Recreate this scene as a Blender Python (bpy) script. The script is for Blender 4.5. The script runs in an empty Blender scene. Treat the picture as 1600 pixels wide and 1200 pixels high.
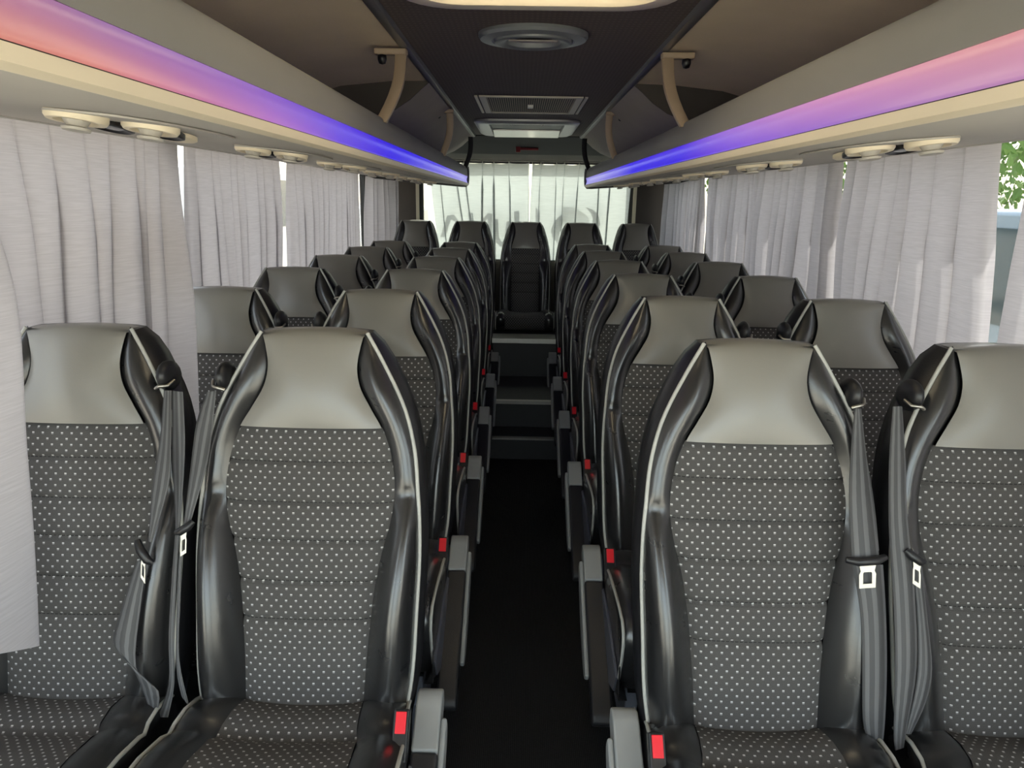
import bpy, math, random
import numpy as np
from mathutils import Vector, Matrix, Euler

S = bpy.context.scene
COL = S.collection
random.seed(7)
PI = math.pi

# ------------------------------------------------------------------ camera
def make_camera():
    pitch, yaw, roll = .2515, .0105, .0163
    cy, sy = math.cos(yaw), math.sin(yaw)
    fwd = Vector((-sy*math.cos(pitch), cy*math.cos(pitch), -math.sin(pitch)))
    right = Vector((cy, sy, 0)); up = right.cross(fwd)
    R = right*math.cos(roll)+up*math.sin(roll)
    U = -right*math.sin(roll)+up*math.cos(roll)
    cd = bpy.data.cameras.new('camera'); co = bpy.data.objects.new('camera', cd)
    COL.objects.link(co)
    m = Matrix((R, U, -fwd)).transposed().to_4x4()
    m.translation = Vector((-.026, 0, 1.46))
    co.matrix_world = m
    cd.sensor_width = 36; cd.lens = 36*1120/1600; cd.clip_start = .05; cd.clip_end = 300
    S.camera = co
make_camera()

# ------------------------------------------------------------------ world, sun, exposure
def make_world():
    w = bpy.data.worlds.new('sky'); S.world = w; w.use_nodes = True
    nt = w.node_tree; nt.nodes.clear()
    o = nt.nodes.new('ShaderNodeOutputWorld'); b = nt.nodes.new('ShaderNodeBackground')
    s = nt.nodes.new('ShaderNodeTexSky'); s.sky_type = 'NISHITA'; s.sun_disc = False
    s.sun_elevation = math.radians(42); s.sun_rotation = math.radians(17)
    s.air_density = 1.0; s.dust_density = 2.5; s.ozone_density = 1.0
    b.inputs[1].default_value = 1.25
    hz = nt.nodes.new('ShaderNodeMix'); hz.data_type = 'RGBA'; hz.inputs[0].default_value = .80      # bright summer haze
    hz.inputs[7].default_value = (1.55, 1.50, 1.38, 1); nt.links.new(s.outputs[0], hz.inputs[6]); nt.links.new(hz.outputs[2], b.inputs[0]); nt.links.new(b.outputs[0], o.inputs[0])
make_world()
def make_sun():
    l = bpy.data.lights.new('sun', 'SUN'); l.energy = 8; l.angle = math.radians(.6); l.color = (1, .95, .86)
    o = bpy.data.objects.new('sun', l); COL.objects.link(o)
    d = Vector((.22, .70, .68)).normalized()           # towards the sun: rear right, high
    o.rotation_euler = d.to_track_quat('Z', 'Y').to_euler(); o.location = (6, 6, 12)
make_sun()
S.view_settings.view_transform = 'Standard'; S.view_settings.look = 'None'
S.view_settings.gamma = 1; S.view_settings.use_curve_mapping = False
S.view_settings.exposure = 1.2
try:
    S.cycles.max_bounces = 14; S.cycles.diffuse_bounces = 8; S.cycles.transmission_bounces = 10
    S.cycles.transparent_max_bounces = 16; S.cycles.sample_clamp_indirect = 6
except Exception:
    pass

# ------------------------------------------------------------------ materials
def new_mat(name):
    m = bpy.data.materials.new(name); m.use_nodes = True
    nt = m.node_tree; b = nt.nodes['Principled BSDF']
    return m, nt, b
def node(nt, kind, **kw):
    n = nt.nodes.new(kind)
    for k, v in kw.items():
        if k.startswith('i_'): n.inputs[int(k[2:])].default_value = v
        else: setattr(n, k, v)
    return n
def link(nt, a, b): nt.links.new(a, b)
def math_n(nt, op, a, b=None, c=None):
    n = nt.nodes.new('ShaderNodeMath'); n.operation = op
    for i, x in enumerate((a, b, c)):
        if x is None: continue
        if isinstance(x, (int, float)): n.inputs[i].default_value = x
        else: nt.links.new(x, n.inputs[i])
    return n.outputs[0]
def mat(name, col, rough=.5, metal=0, noise=0, nscale=40, bump=0, bscale=200, spec=None, coat=0):
    m, nt, b = new_mat(name)
    b.inputs['Base Color'].default_value = (*col, 1); b.inputs['Roughness'].default_value = rough
    b.inputs['Metallic'].default_value = metal
    if spec is not None: b.inputs['Specular IOR Level'].default_value = spec
    if coat: b.inputs['Coat Weight'].default_value = coat
    tc = node(nt, 'ShaderNodeTexCoord')
    if noise:
        n = node(nt, 'ShaderNodeTexNoise'); n.inputs['Scale'].default_value = nscale; n.inputs['Detail'].default_value = 5
        link(nt, tc.outputs['Object'], n.inputs['Vector'])
        r = node(nt, 'ShaderNodeMapRange'); r.inputs[3].default_value = 1-noise; r.inputs[4].default_value = 1+noise
        link(nt, n.outputs[0], r.inputs[0])
        mx = node(nt, 'ShaderNodeMix', data_type='RGBA', blend_type='MULTIPLY'); mx.inputs[0].default_value = 1
        mx.inputs[6].default_value = (*col, 1); link(nt, r.outputs[0], mx.inputs[7]); link(nt, mx.outputs[2], b.inputs['Base Color'])
    if bump:
        n2 = node(nt, 'ShaderNodeTexNoise'); n2.inputs['Scale'].default_value = bscale; n2.inputs['Detail'].default_value = 4
        link(nt, tc.outputs['Object'], n2.inputs['Vector'])
        bp = node(nt, 'ShaderNodeBump'); bp.inputs['Strength'].default_value = bump; bp.inputs['Distance'].default_value = .004
        link(nt, n2.outputs[0], bp.inputs['Height']); link(nt, bp.outputs[0], b.inputs['Normal'])
    return m

def leather_mat(name, col, rough, crease=.25, coat=0):
    m, nt, b = new_mat(name)
    b.inputs['Coat Weight'].default_value = coat; b.inputs['Coat Roughness'].default_value = .24
    b.inputs['Base Color'].default_value = (*col, 1)
    tc = node(nt, 'ShaderNodeTexCoord')
    v = node(nt, 'ShaderNodeTexVoronoi'); v.inputs['Scale'].default_value = 420; link(nt, tc.outputs['Object'], v.inputs['Vector'])
    n = node(nt, 'ShaderNodeTexNoise'); n.inputs['Scale'].default_value = 16; n.inputs['Detail'].default_value = 6
    n.inputs['Distortion'].default_value = .8
    mp = node(nt, 'ShaderNodeMapping'); mp.inputs['Scale'].default_value = (.6, 1, 2.2)
    link(nt, tc.outputs['Object'], mp.inputs[0]); link(nt, mp.outputs[0], n.inputs['Vector'])
    s = math_n(nt, 'ADD', math_n(nt, 'MULTIPLY', v.outputs[0], .12), math_n(nt, 'MULTIPLY', n.outputs[0], 1.0))
    bp = node(nt, 'ShaderNodeBump'); bp.inputs['Strength'].default_value = crease; bp.inputs['Distance'].default_value = .006
    link(nt, s, bp.inputs['Height']); link(nt, bp.outputs[0], b.inputs['Normal'])
    r = node(nt, 'ShaderNodeMapRange'); r.inputs[3].default_value = rough-.05; r.inputs[4].default_value = rough+.08
    link(nt, n.outputs[0], r.inputs[0]); link(nt, r.outputs[0], b.inputs['Roughness'])
    return m

def fabric_mat():
    m, nt, b = new_mat('patterned_fabric')
    b.inputs['Roughness'].default_value = .9; b.inputs['Specular IOR Level'].default_value = .15
    uv = node(nt, 'ShaderNodeUVMap'); sp = node(nt, 'ShaderNodeSeparateXYZ'); link(nt, uv.outputs[0], sp.inputs[0])
    u, v = sp.outputs[0], sp.outputs[1]
    vv = math_n(nt, 'DIVIDE', v, .0119)
    row = math_n(nt, 'FLOOR', vv); fv = math_n(nt, 'FRACT', vv)
    off = math_n(nt, 'MULTIPLY', math_n(nt, 'MODULO', row, 2.0), .5)
    fu = math_n(nt, 'FRACT', math_n(nt, 'ADD', math_n(nt, 'ADD', math_n(nt, 'DIVIDE', u, .0202), 50.0), off))
    du = math_n(nt, 'ABSOLUTE', math_n(nt, 'SUBTRACT', fu, .5)); dv = math_n(nt, 'ABSOLUTE', math_n(nt, 'SUBTRACT', fv, .5))
    inx = math_n(nt, 'LESS_THAN', du, .11); iny = math_n(nt, 'LESS_THAN', dv, .20)
    dot = math_n(nt, 'MULTIPLY', inx, iny)
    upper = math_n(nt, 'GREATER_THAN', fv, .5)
    ns = node(nt, 'ShaderNodeTexNoise'); ns.inputs['Scale'].default_value = 900; link(nt, uv.outputs[0], ns.inputs['Vector'])
    r = node(nt, 'ShaderNodeMapRange'); r.inputs[1].default_value = .3; r.inputs[2].default_value = .7; r.inputs[3].default_value = .7; r.inputs[4].default_value = 1.3
    link(nt, ns.outputs[0], r.inputs[0])
    base = node(nt, 'ShaderNodeMix', data_type='RGBA', blend_type='MULTIPLY'); base.inputs[0].default_value = 1
    base.inputs[6].default_value = (.076, .073, .071, 1); link(nt, r.outputs[0], base.inputs[7])
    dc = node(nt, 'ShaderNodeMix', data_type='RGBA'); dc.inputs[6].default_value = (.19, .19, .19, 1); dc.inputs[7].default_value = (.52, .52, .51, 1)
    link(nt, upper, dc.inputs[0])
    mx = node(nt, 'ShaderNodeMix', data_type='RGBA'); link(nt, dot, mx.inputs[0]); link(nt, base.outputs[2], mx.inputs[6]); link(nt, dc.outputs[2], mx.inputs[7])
    seam = None
    for zs_ in (.62, .695, .775, .85, .93):
        g_ = math_n(nt, 'LESS_THAN', math_n(nt, 'ABSOLUTE', math_n(nt, 'SUBTRACT', v, zs_/math.cos(math.atan(.21/.74)))), .0008)
        seam = g_ if seam is None else math_n(nt, 'ADD', seam, g_)
    dash = math_n(nt, 'GREATER_THAN', math_n(nt, 'FRACT', math_n(nt, 'DIVIDE', math_n(nt, 'ADD', u, 1.0), .009)), .28)
    sm = node(nt, 'ShaderNodeMix', data_type='RGBA'); sm.inputs[7].default_value = (.018, .018, .018, 1)
    link(nt, math_n(nt, 'MULTIPLY', seam, dash), sm.inputs[0]); link(nt, mx.outputs[2], sm.inputs[6])
    link(nt, sm.outputs[2], b.inputs['Base Color'])
    bp = node(nt, 'ShaderNodeBump'); bp.inputs['Strength'].default_value = .25; bp.inputs['Distance'].default_value = .001
    link(nt, ns.outputs[0], bp.inputs['Height']); link(nt, bp.outputs[0], b.inputs['Normal'])
    return m

def curtain_mat(name, col, trans):
    m = bpy.data.materials.new(name); m.use_nodes = True; nt = m.node_tree; nt.nodes.clear()
    out = node(nt, 'ShaderNodeOutputMaterial')
    tc = node(nt, 'ShaderNodeTexCoord'); mp = node(nt, 'ShaderNodeMapping'); mp.inputs['Scale'].default_value = (9, 9, 260)
    n = node(nt, 'ShaderNodeTexNoise'); n.inputs['Scale'].default_value = 1.5; n.inputs['Detail'].default_value = 6
    link(nt, tc.outputs['Object'], mp.inputs[0]); link(nt, mp.outputs[0], n.inputs['Vector'])
    r = node(nt, 'ShaderNodeMapRange'); r.inputs[1].default_value = .3; r.inputs[2].default_value = .7; r.inputs[3].default_value = .92; r.inputs[4].default_value = 1.08
    link(nt, n.outputs[0], r.inputs[0])
    c = node(nt, 'ShaderNodeMix', data_type='RGBA', blend_type='MULTIPLY'); c.inputs[0].default_value = 1
    c.inputs[6].default_value = (*col, 1); link(nt, r.outputs[0], c.inputs[7])
    d = node(nt, 'ShaderNodeBsdfDiffuse'); t = node(nt, 'ShaderNodeBsdfTranslucent'); mx = node(nt, 'ShaderNodeMixShader'); mx.inputs[0].default_value = trans
    link(nt, c.outputs[2], d.inputs[0]); link(nt, c.outputs[2], t.inputs[0])
    link(nt, d.outputs[0], mx.inputs[1]); link(nt, t.outputs[0], mx.inputs[2]); link(nt, mx.outputs[0], out.inputs[0])
    return m

def glass_mat(name, tint):
    m = bpy.data.materials.new(name); m.use_nodes = True; nt = m.node_tree; nt.nodes.clear()
    out = node(nt, 'ShaderNodeOutputMaterial'); t = node(nt, 'ShaderNodeBsdfTransparent'); t.inputs[0].default_value = (*tint, 1)
    g = node(nt, 'ShaderNodeBsdfGlossy'); g.inputs['Roughness'].default_value = .02
    lw = node(nt, 'ShaderNodeLayerWeight'); fr = math_n(nt, 'ADD', math_n(nt, 'MULTIPLY', math_n(nt, 'POWER', lw.outputs[1], 4.0), .45), .02)
    mx = node(nt, 'ShaderNodeMixShader')
    link(nt, fr, mx.inputs[0]); link(nt, t.outputs[0], mx.inputs[1]); link(nt, g.outputs[0], mx.inputs[2]); link(nt, mx.outputs[0], out.inputs[0])
    return m

def strip_mat(name, stops_top, stops_bot, y0, y1, z0, z1, strength):
    # a lit colour-changing LED diffuser: colour runs along the strip, orange near stops are painted warm light
    m = bpy.data.materials.new(name); m.use_nodes = True; nt = m.node_tree; b = nt.nodes['Principled BSDF']
    b.inputs['Base Color'].default_value = (.12, .12, .13, 1); b.inputs['Roughness'].default_value = .35
    tc = node(nt, 'ShaderNodeTexCoord'); sp = node(nt, 'ShaderNodeSeparateXYZ'); link(nt, tc.outputs['Object'], sp.inputs[0])
    fy = node(nt, 'ShaderNodeMapRange'); fy.inputs[1].default_value = y0; fy.inputs[2].default_value = y1; link(nt, sp.outputs[1], fy.inputs[0])
    fz = node(nt, 'ShaderNodeMapRange'); fz.inputs[1].default_value = z0; fz.inputs[2].default_value = z1; link(nt, sp.outputs[2], fz.inputs[0])
    outs = []
    for st in (stops_bot, stops_top):
        cr = node(nt, 'ShaderNodeValToRGB'); el = cr.color_ramp.elements
        while len(el) < len(st): el.new(.5)
        for e, (y, c) in zip(el, st): e.position = (y-y0)/(y1-y0); e.color = (*c, 1)
        link(nt, fy.outputs[0], cr.inputs[0]); outs.append(cr.outputs[0])
    mx = node(nt, 'ShaderNodeMix', data_type='RGBA'); link(nt, fz.outputs[0], mx.inputs[0]); link(nt, outs[0], mx.inputs[6]); link(nt, outs[1], mx.inputs[7])
    link(nt, mx.outputs[2], b.inputs['Emission Color']); b.inputs['Emission Strength'].default_value = strength
    return m

def belt_mat():
    m, nt, b = new_mat('belt_webbing'); b.inputs['Roughness'].default_value = .6
    uv = node(nt, 'ShaderNodeUVMap'); sp = node(nt, 'ShaderNodeSeparateXYZ'); link(nt, uv.outputs[0], sp.inputs[0])
    f = math_n(nt, 'PINGPONG', math_n(nt, 'MULTIPLY', sp.outputs[0], 5.0), 1.0)
    st = math_n(nt, 'GREATER_THAN', f, .55)
    mx = node(nt, 'ShaderNodeMix', data_type='RGBA'); mx.inputs[6].default_value = (.055, .055, .058, 1); mx.inputs[7].default_value = (.115, .115, .12, 1)
    link(nt, st, mx.inputs[0]); link(nt, mx.outputs[2], b.inputs['Base Color'])
    w = node(nt, 'ShaderNodeTexNoise'); w.inputs['Scale'].default_value = 500; tc = node(nt, 'ShaderNodeTexCoord'); link(nt, tc.outputs['Object'], w.inputs['Vector'])
    bp = node(nt, 'ShaderNodeBump'); bp.inputs['Strength'].default_value = .2; bp.inputs['Distance'].default_value = .001
    link(nt, w.outputs[0], bp.inputs['Height']); link(nt, bp.outputs[0], b.inputs['Normal'])
    return m

def carpet_mat():
    m, nt, b = new_mat('black_ribbed_carpet'); b.inputs['Roughness'].default_value = .95; b.inputs['Specular IOR Level'].default_value = .1
    tc = node(nt, 'ShaderNodeTexCoord')
    w = node(nt, 'ShaderNodeTexWave'); w.bands_direction = 'X'; w.inputs['Scale'].default_value = 60; w.inputs['Distortion'].default_value = 1.5; w.inputs['Detail Scale'].default_value = 30
    link(nt, tc.outputs['Object'], w.inputs['Vector'])
    n = node(nt, 'ShaderNodeTexNoise'); n.inputs['Scale'].default_value = 300; link(nt, tc.outputs['Object'], n.inputs['Vector'])
    h = math_n(nt, 'MULTIPLY', w.outputs[1], n.outputs[0])
    cr = node(nt, 'ShaderNodeMapRange'); cr.inputs[3].default_value = .018; cr.inputs[4].default_value = .05; link(nt, h, cr.inputs[0])
    link(nt, cr.outputs[0], b.inputs['Base Color'])
    bp = node(nt, 'ShaderNodeBump'); bp.inputs['Strength'].default_value = .6; bp.inputs['Distance'].default_value = .003
    link(nt, h, bp.inputs['Height']); link(nt, bp.outputs[0], b.inputs['Normal'])
    return m

def dotted_ceiling_mat():
    m, nt, b = new_mat('dark_dotted_headliner'); b.inputs['Roughness'].default_value = .8
    tc = node(nt, 'ShaderNodeTexCoord'); sp = node(nt, 'ShaderNodeSeparateXYZ'); link(nt, tc.outputs['Object'], sp.inputs[0])
    fx = math_n(nt, 'FRACT', math_n(nt, 'MULTIPLY', math_n(nt, 'ADD', sp.outputs[0], 5.0), 70.0))
    fy = math_n(nt, 'FRACT', math_n(nt, 'MULTIPLY', math_n(nt, 'ADD', sp.outputs[1], 5.0), 40.0))
    d = math_n(nt, 'MULTIPLY', math_n(nt, 'LESS_THAN', fx, .5), math_n(nt, 'LESS_THAN', fy, .4))
    mx = node(nt, 'ShaderNodeMix', data_type='RGBA'); mx.inputs[6].default_value = (.095, .074, .056, 1); mx.inputs[7].default_value = (.14, .108, .08, 1)
    link(nt, d, mx.inputs[0]); link(nt, mx.outputs[2], b.inputs['Base Color'])
    return m

M = dict(
    grey_leather=leather_mat('grey_leather', (.205, .194, .173), .42, .08, .55),
    black_leather=leather_mat('black_leather', (.015, .015, .016), .28, .10, 1.0),
    fabric=fabric_mat(), belt=belt_mat(),
    piping=mat('silver_piping', (.42, .42, .39), .4),
    shell=mat('black_vinyl_back', (.012, .012, .014), .35, bump=.1, bscale=300),
    black_plastic=mat('black_plastic', (.012, .012, .014), .35),
    pad=mat('armrest_pad_rubber', (.018, .018, .021), .45, bump=.15, bscale=500),
    grey_plastic=mat('grey_plastic', (.30, .31, .31), .4, noise=.08, nscale=30),
    blue_grey=mat('painted_steel_frame', (.16, .17, .21), .35, .4),
    chrome=mat('chrome', (.42, .40, .36), .3, 1),
    red=mat('red_button', (.75, .015, .03), .35),
    curtain=curtain_mat('grey_voile_curtain', (.53, .51, .53), .45),
    rear_curtain=curtain_mat('pale_voile_curtain', (.53, .56, .555), .43),
    glass=glass_mat('clear_glass', (.9, .93, .92)), tint_glass=glass_mat('tinted_side_glass', (.62, .63, .63)), rear_glass=glass_mat('rear_glass', (.60, .63, .61)), carpet=carpet_mat(), headliner=dotted_ceiling_mat(),
    rail=mat('grey_rail', (.22, .22, .21), .35, .6),
    fascia=mat('grey_fascia', (.25, .245, .235), .55, noise=.06, nscale=6),
    cream=mat('cream_plastic', (.86, .75, .56), .45, noise=.04, nscale=8),
    under=mat('warm_grey_panel', (.50, .465, .41), .6, noise=.04, nscale=8),
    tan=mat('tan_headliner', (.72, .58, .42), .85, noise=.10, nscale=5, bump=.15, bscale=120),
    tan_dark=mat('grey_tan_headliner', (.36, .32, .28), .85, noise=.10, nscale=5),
    brown=mat('dark_brown_trim', (.055, .046, .038), .7, noise=.1, nscale=6),
    tan_plastic=mat('tan_plastic', (.36, .27, .19), .5),
    dark=mat('charcoal_panel', (.013, .0125, .0125), .7),
    wall=mat('grey_wall_panel', (.12, .12, .125), .7),
    step=mat('dark_step_vinyl', (.022, .022, .026), .5, noise=.2, nscale=60),
    alu=mat('brushed_aluminium', (.62, .60, .57), .3, 1, noise=.08, nscale=60),
    silver=mat('silver_paint', (.42, .42, .41), .35, .5),
    rubber=mat('black_rubber', (.01, .01, .01), .5),
    beige=mat('beige_trim', (.6, .55, .42), .5),
    decal=mat('vinyl_decal', (.08, .09, .10), .6),
    body=mat('white_coach_paint', (.7, .7, .7), .3),
    asphalt=mat('pale_concrete_ground', (.60, .54, .45), .9, noise=.15, nscale=.8),
    leaf=mat('green_leaves', (.10, .20, .035), .6, noise=.5, nscale=3),
    bark=mat('bark', (.12, .08, .05), .9),
    car_blue=mat('blue_grey_car_paint', (.20, .27, .33), .25, .3),
    car_white=mat('white_car_paint', (.75, .75, .72), .3),
    dark_glass=mat('dark_tinted_glass', (.03, .06, .07), .08),
    tyre=mat('tyre', (.015, .015, .015), .8),
    vent_grey=mat('grey_vent_plastic', (.17, .18, .18), .35), red_dark=mat('dull_red_plastic', (.22, .02, .02), .5),
    off_white=mat('off_white_latch', (.8, .78, .7), .4),
)
def hatch_mat():
    m = bpy.data.materials.new('translucent_hatch'); m.use_nodes = True; nt = m.node_tree; nt.nodes.clear()
    o = node(nt, 'ShaderNodeOutputMaterial'); d = node(nt, 'ShaderNodeBsdfDiffuse'); d.inputs[0].default_value = (.85, .81, .70, 1)
    t = node(nt, 'ShaderNodeBsdfTranslucent'); t.inputs[0].default_value = (.78, .73, .62, 1); mx = node(nt, 'ShaderNodeMixShader'); mx.inputs[0].default_value = .5
    link(nt, d.outputs[0], mx.inputs[1]); link(nt, t.outputs[0], mx.inputs[2]); link(nt, mx.outputs[0], o.inputs[0])
    return m
M['hatch'] = hatch_mat()
LED = .31
BLUE, PURP, PINK, ORNG, PALE = (.03, .004, 1.0), (.34, .09, .72), (.70, .20, .40), (.72, .22, .12), (.36, .32, .95)  # ORNG: warm light on the near end, put into the strip colour
M['led_l'] = strip_mat('led_strip_left', [(.3, (.75, .22, .15)), (.75, (.34, .13, .45)), (1.1, (.30, .10, .62)), (1.75, (.10, .03, .95)), (2.3, BLUE), (3.0, BLUE), (3.8, (.12, .08, .98)), (4.6, PALE)],
                       [(.3, ORNG), (.72, (.85, .24, .20)), (.95, PINK), (1.25, (.55, .18, .70)), (1.7, (.16, .07, .95)), (2.4, BLUE), (3.3, (.25, .22, .98)), (4.6, PALE)], -.5, 5.5, 1.577, 1.622, LED)
M['led_r'] = strip_mat('led_strip_right', [(.3, (.92, .35, .33)), (.8, (.88, .34, .38)), (1.2, (.78, .30, .62)), (1.7, (.45, .20, .86)), (2.2, (.10, .04, .98)), (3.2, (.05, .02, 1)), (3.9, (.16, .12, .98)), (4.6, PALE)],
                       [(.3, (.85, .3, .45)), (.8, (.55, .22, .55)), (1.2, (.36, .13, .72)), (1.7, (.20, .06, .92)), (2.3, BLUE), (3.2, BLUE), (3.7, (.25, .22, .98)), (4.6, PALE)], -.5, 5.5, 1.577, 1.622, LED)

# ------------------------------------------------------------------ mesh helpers
class MB:
    def __init__(s): s.v, s.f, s.uv = [], [], []
    def add(s, vs, fs, uvs=None):
        n = len(s.v); s.v += [tuple(v) for v in vs]; s.f += [tuple(i+n for i in f) for f in fs]
        s.uv += list(uvs) if uvs else [(v[0], v[2]) for v in vs]
    def grid(s, P, flip=False, uv=None, closed=False):
        a, b = len(P), len(P[0]); vs = [p for r in P for p in r]; fs = []
        for i in range(a-1):
            for j in range(b if closed else b-1):
                k = (j+1) % b
                q = (i*b+j, i*b+k, (i+1)*b+k, (i+1)*b+j)
                fs.append(q[::-1] if flip else q)
        s.add(vs, fs, [u for r in uv for u in r] if uv else None)
    def box(s, x0, x1, y0, y1, z0, z1):
        s.add([(x0,y0,z0),(x1,y0,z0),(x1,y1,z0),(x0,y1,z0),(x0,y0,z1),(x1,y0,z1),(x1,y1,z1),(x0,y1,z1)],
              [(0,3,2,1),(4,5,6,7),(0,1,5,4),(1,2,6,5),(2,3,7,6),(3,0,4,7)])
    def tube(s, pts, r, n=8, cap=True):
        pts = [Vector(p) for p in pts]; rings = []; ref = None
        for i, p in enumerate(pts):
            t = (pts[min(i+1, len(pts)-1)]-pts[max(i-1, 0)]).normalized()
            if ref is None: ref = Vector((0, 0, 1)) if abs(t.z) < .9 else Vector((1, 0, 0))
            a = (ref-t*ref.dot(t)).normalized(); ref = a; b = t.cross(a)
            rr = r[i] if isinstance(r, (list, tuple)) else r
            rings.append([p+(a*math.cos(2*PI*k/n)+b*math.sin(2*PI*k/n))*rr for k in range(n)])
        s.grid(rings, closed=True)
        if cap:
            for ring, fl in ((rings[0], True), (rings[-1], False)):
                s.add(ring, [tuple(range(n))[::-1] if fl else tuple(range(n))])
    def lathe(s, prof, n=24, o=(0,0,0), sx=1, sy=1, m=None):
        m = m or Matrix.Identity(3); o = Vector(o)
        s.grid([[o+m@Vector((r*sx*math.cos(2*PI*k/n), r*sy*math.sin(2*PI*k/n), z)) for k in range(n)] for r, z in prof], closed=True)
    def prism(s, poly, f0, f1):
        # poly: 2D points; f0,f1: functions mapping (a,b) to the two faces
        n = len(poly); a = [f0(*p) for p in poly]; b = [f1(*p) for p in poly]
        s.add(a+b, [tuple(range(n))[::-1], tuple(range(n, 2*n))]+[(i, (i+1) % n, n+(i+1) % n, n+i) for i in range(n)])
    def ribbon(s, pairs, th=.0018, sub=4):
        L = [Vector(p) for p, q in pairs]; R = [Vector(q) for p, q in pairs]
        def cr(P, t):
            i = min(int(t), len(P)-2); u = t-i
            p0, p1, p2, p3 = P[max(i-1, 0)], P[i], P[i+1], P[min(i+2, len(P)-1)]
            return .5*((2*p1)+(p2-p0)*u+(2*p0-5*p1+4*p2-p3)*u*u+(3*p1-p0-3*p2+p3)*u**3)
        n = (len(pairs)-1)*sub+1; ts = [i/sub for i in range(n)]
        l = [cr(L, t) for t in ts]; r = [cr(R, t) for t in ts]; rows = []; uv = []
        for i in range(n):
            d = (l[min(i+1, n-1)]+r[min(i+1, n-1)]-l[max(i-1, 0)]-r[max(i-1, 0)]).normalized()
            w = r[i]-l[i]; nn = d.cross(w); nn = nn.normalized()*th/2 if nn.length > 1e-6 else Vector((0, th/2, 0))
            rows.append([l[i]+nn, l[i]+w*.5+nn, r[i]+nn, r[i]-nn, l[i]+w*.5-nn, l[i]-nn])
            uv.append([(0, i), (.5, i), (1, i), (1, i), (.5, i), (0, i)])
        s.grid(rows, uv=uv, closed=True)
    def xform(s, m, start=0):
        s.v[start:] = [tuple(m@Vector(v)) for v in s.v[start:]]

def obj(name, mb, material, parent=None, smooth=True, bevel=0, label=None, angle=None):
    me = bpy.data.meshes.new(name); me.from_pydata(mb.v, [], mb.f); me.validate(clean_customdata=False)
    if len(me.vertices) == len(mb.uv):
        ul = me.uv_layers.new(name='UVMap')
        idx = np.zeros(len(me.loops), dtype=np.int32); me.loops.foreach_get('vertex_index', idx)
        ul.data.foreach_set('uv', np.array(mb.uv, dtype=np.float32)[idx].ravel())
    me.materials.append(material)
    if smooth: me.polygons.foreach_set('use_smooth', [True]*len(me.polygons))
    o = bpy.data.objects.new(name, me); COL.objects.link(o); o.parent = parent
    if bevel:
        b = o.modifiers.new('bevel', 'BEVEL'); b.width = bevel; b.segments = 3; b.limit_method = 'ANGLE'; b.angle_limit = math.radians(40)
        for p in me.polygons: p.use_smooth = True
        w = o.modifiers.new('wn', 'WEIGHTED_NORMAL'); w.keep_sharp = True
    elif angle:
        me.set_sharp_from_angle(angle=math.radians(angle))
    if label: o['label'] = label
    return o
def boxo(name, b, material, parent=None, bevel=.003, label=None):
    m = MB(); m.box(*b); return obj(name, m, material, parent, smooth=False, bevel=bevel, label=label)
def thing(name, label, cat, loc=(0, 0, 0), group=None, rz=0):
    o = bpy.data.objects.new(name, None); COL.objects.link(o); o.location = loc; o.rotation_euler = (0, 0, rz)
    o.empty_display_size = .05
    o['label'] = label; o['category'] = cat
    if group: o['group'] = group
    return o
def tag(o, label, cat, group=None):
    o['label'] = label; o['category'] = cat
    if group: o['group'] = group
    return o
def struct(o, label, cat):
    o['kind'] = 'structure'; o['label'] = label; o['category'] = cat; return o
def children(o): return [c for c in KIDS.get(o.name, [])]
def copy_tree(o, parent=None):
    kids = [c for c in COL.objects if c.parent == o]
    c = o.copy(); COL.objects.link(c); c.parent = parent
    for k in kids: copy_tree(k, c)
    return c
def interp(tab, x):
    # smooth interpolation through (x, y) pairs sorted by x
    xs = [t[0] for t in tab]; ys = [t[1] for t in tab]
    if x <= xs[0]: return ys[0]
    if x >= xs[-1]: return ys[-1]
    i = max(k for k in range(len(xs)-1) if xs[k] <= x)
    h = xs[i+1]-xs[i]; u = (x-xs[i])/h
    def sl(k):
        if k <= 0: return (ys[1]-ys[0])/(xs[1]-xs[0])
        if k >= len(xs)-1: return (ys[-1]-ys[-2])/(xs[-1]-xs[-2])
        return (ys[k+1]-ys[k-1])/(xs[k+1]-xs[k-1])
    m0, m1 = sl(i)*h, sl(i+1)*h
    return (2*u**3-3*u*u+1)*ys[i]+(u**3-2*u*u+u)*m0+(-2*u**3+3*u*u)*ys[i+1]+(u**3-u*u)*m1
def lin(a, b, n): return [a+(b-a)*i/(n-1) for i in range(n)]

# ------------------------------------------------------------------ bus shell (the setting)
XW, YF, YR = 1.285, -1.3, 6.02
def zfl(y): return -.0054*max(0, y-1.4)
mb = MB(); ys = [YF, 1.4, 3.96, YR+.06]
mb.add([(x, y, zfl(y)) for y in ys for x in (-1.345, 1.345)]+[(x, y, -.06) for y in ys for x in (-1.345, 1.345)],
       [(2*i, 2*i+1, 2*i+3, 2*i+2) for i in range(3)]+[(8+2*i, 10+2*i, 11+2*i, 9+2*i) for i in range(3)]+[(0, 8, 9, 1), (6, 7, 15, 14)]+[(2*i, 2*i+2, 10+2*i, 8+2*i) for i in range(3)]+[(2*i+1, 9+2*i, 11+2*i, 2*i+3) for i in range(3)])
struct(obj('floor', mb, M['carpet'], smooth=False), 'black ribbed carpet floor of the coach aisle', 'floor')

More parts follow.
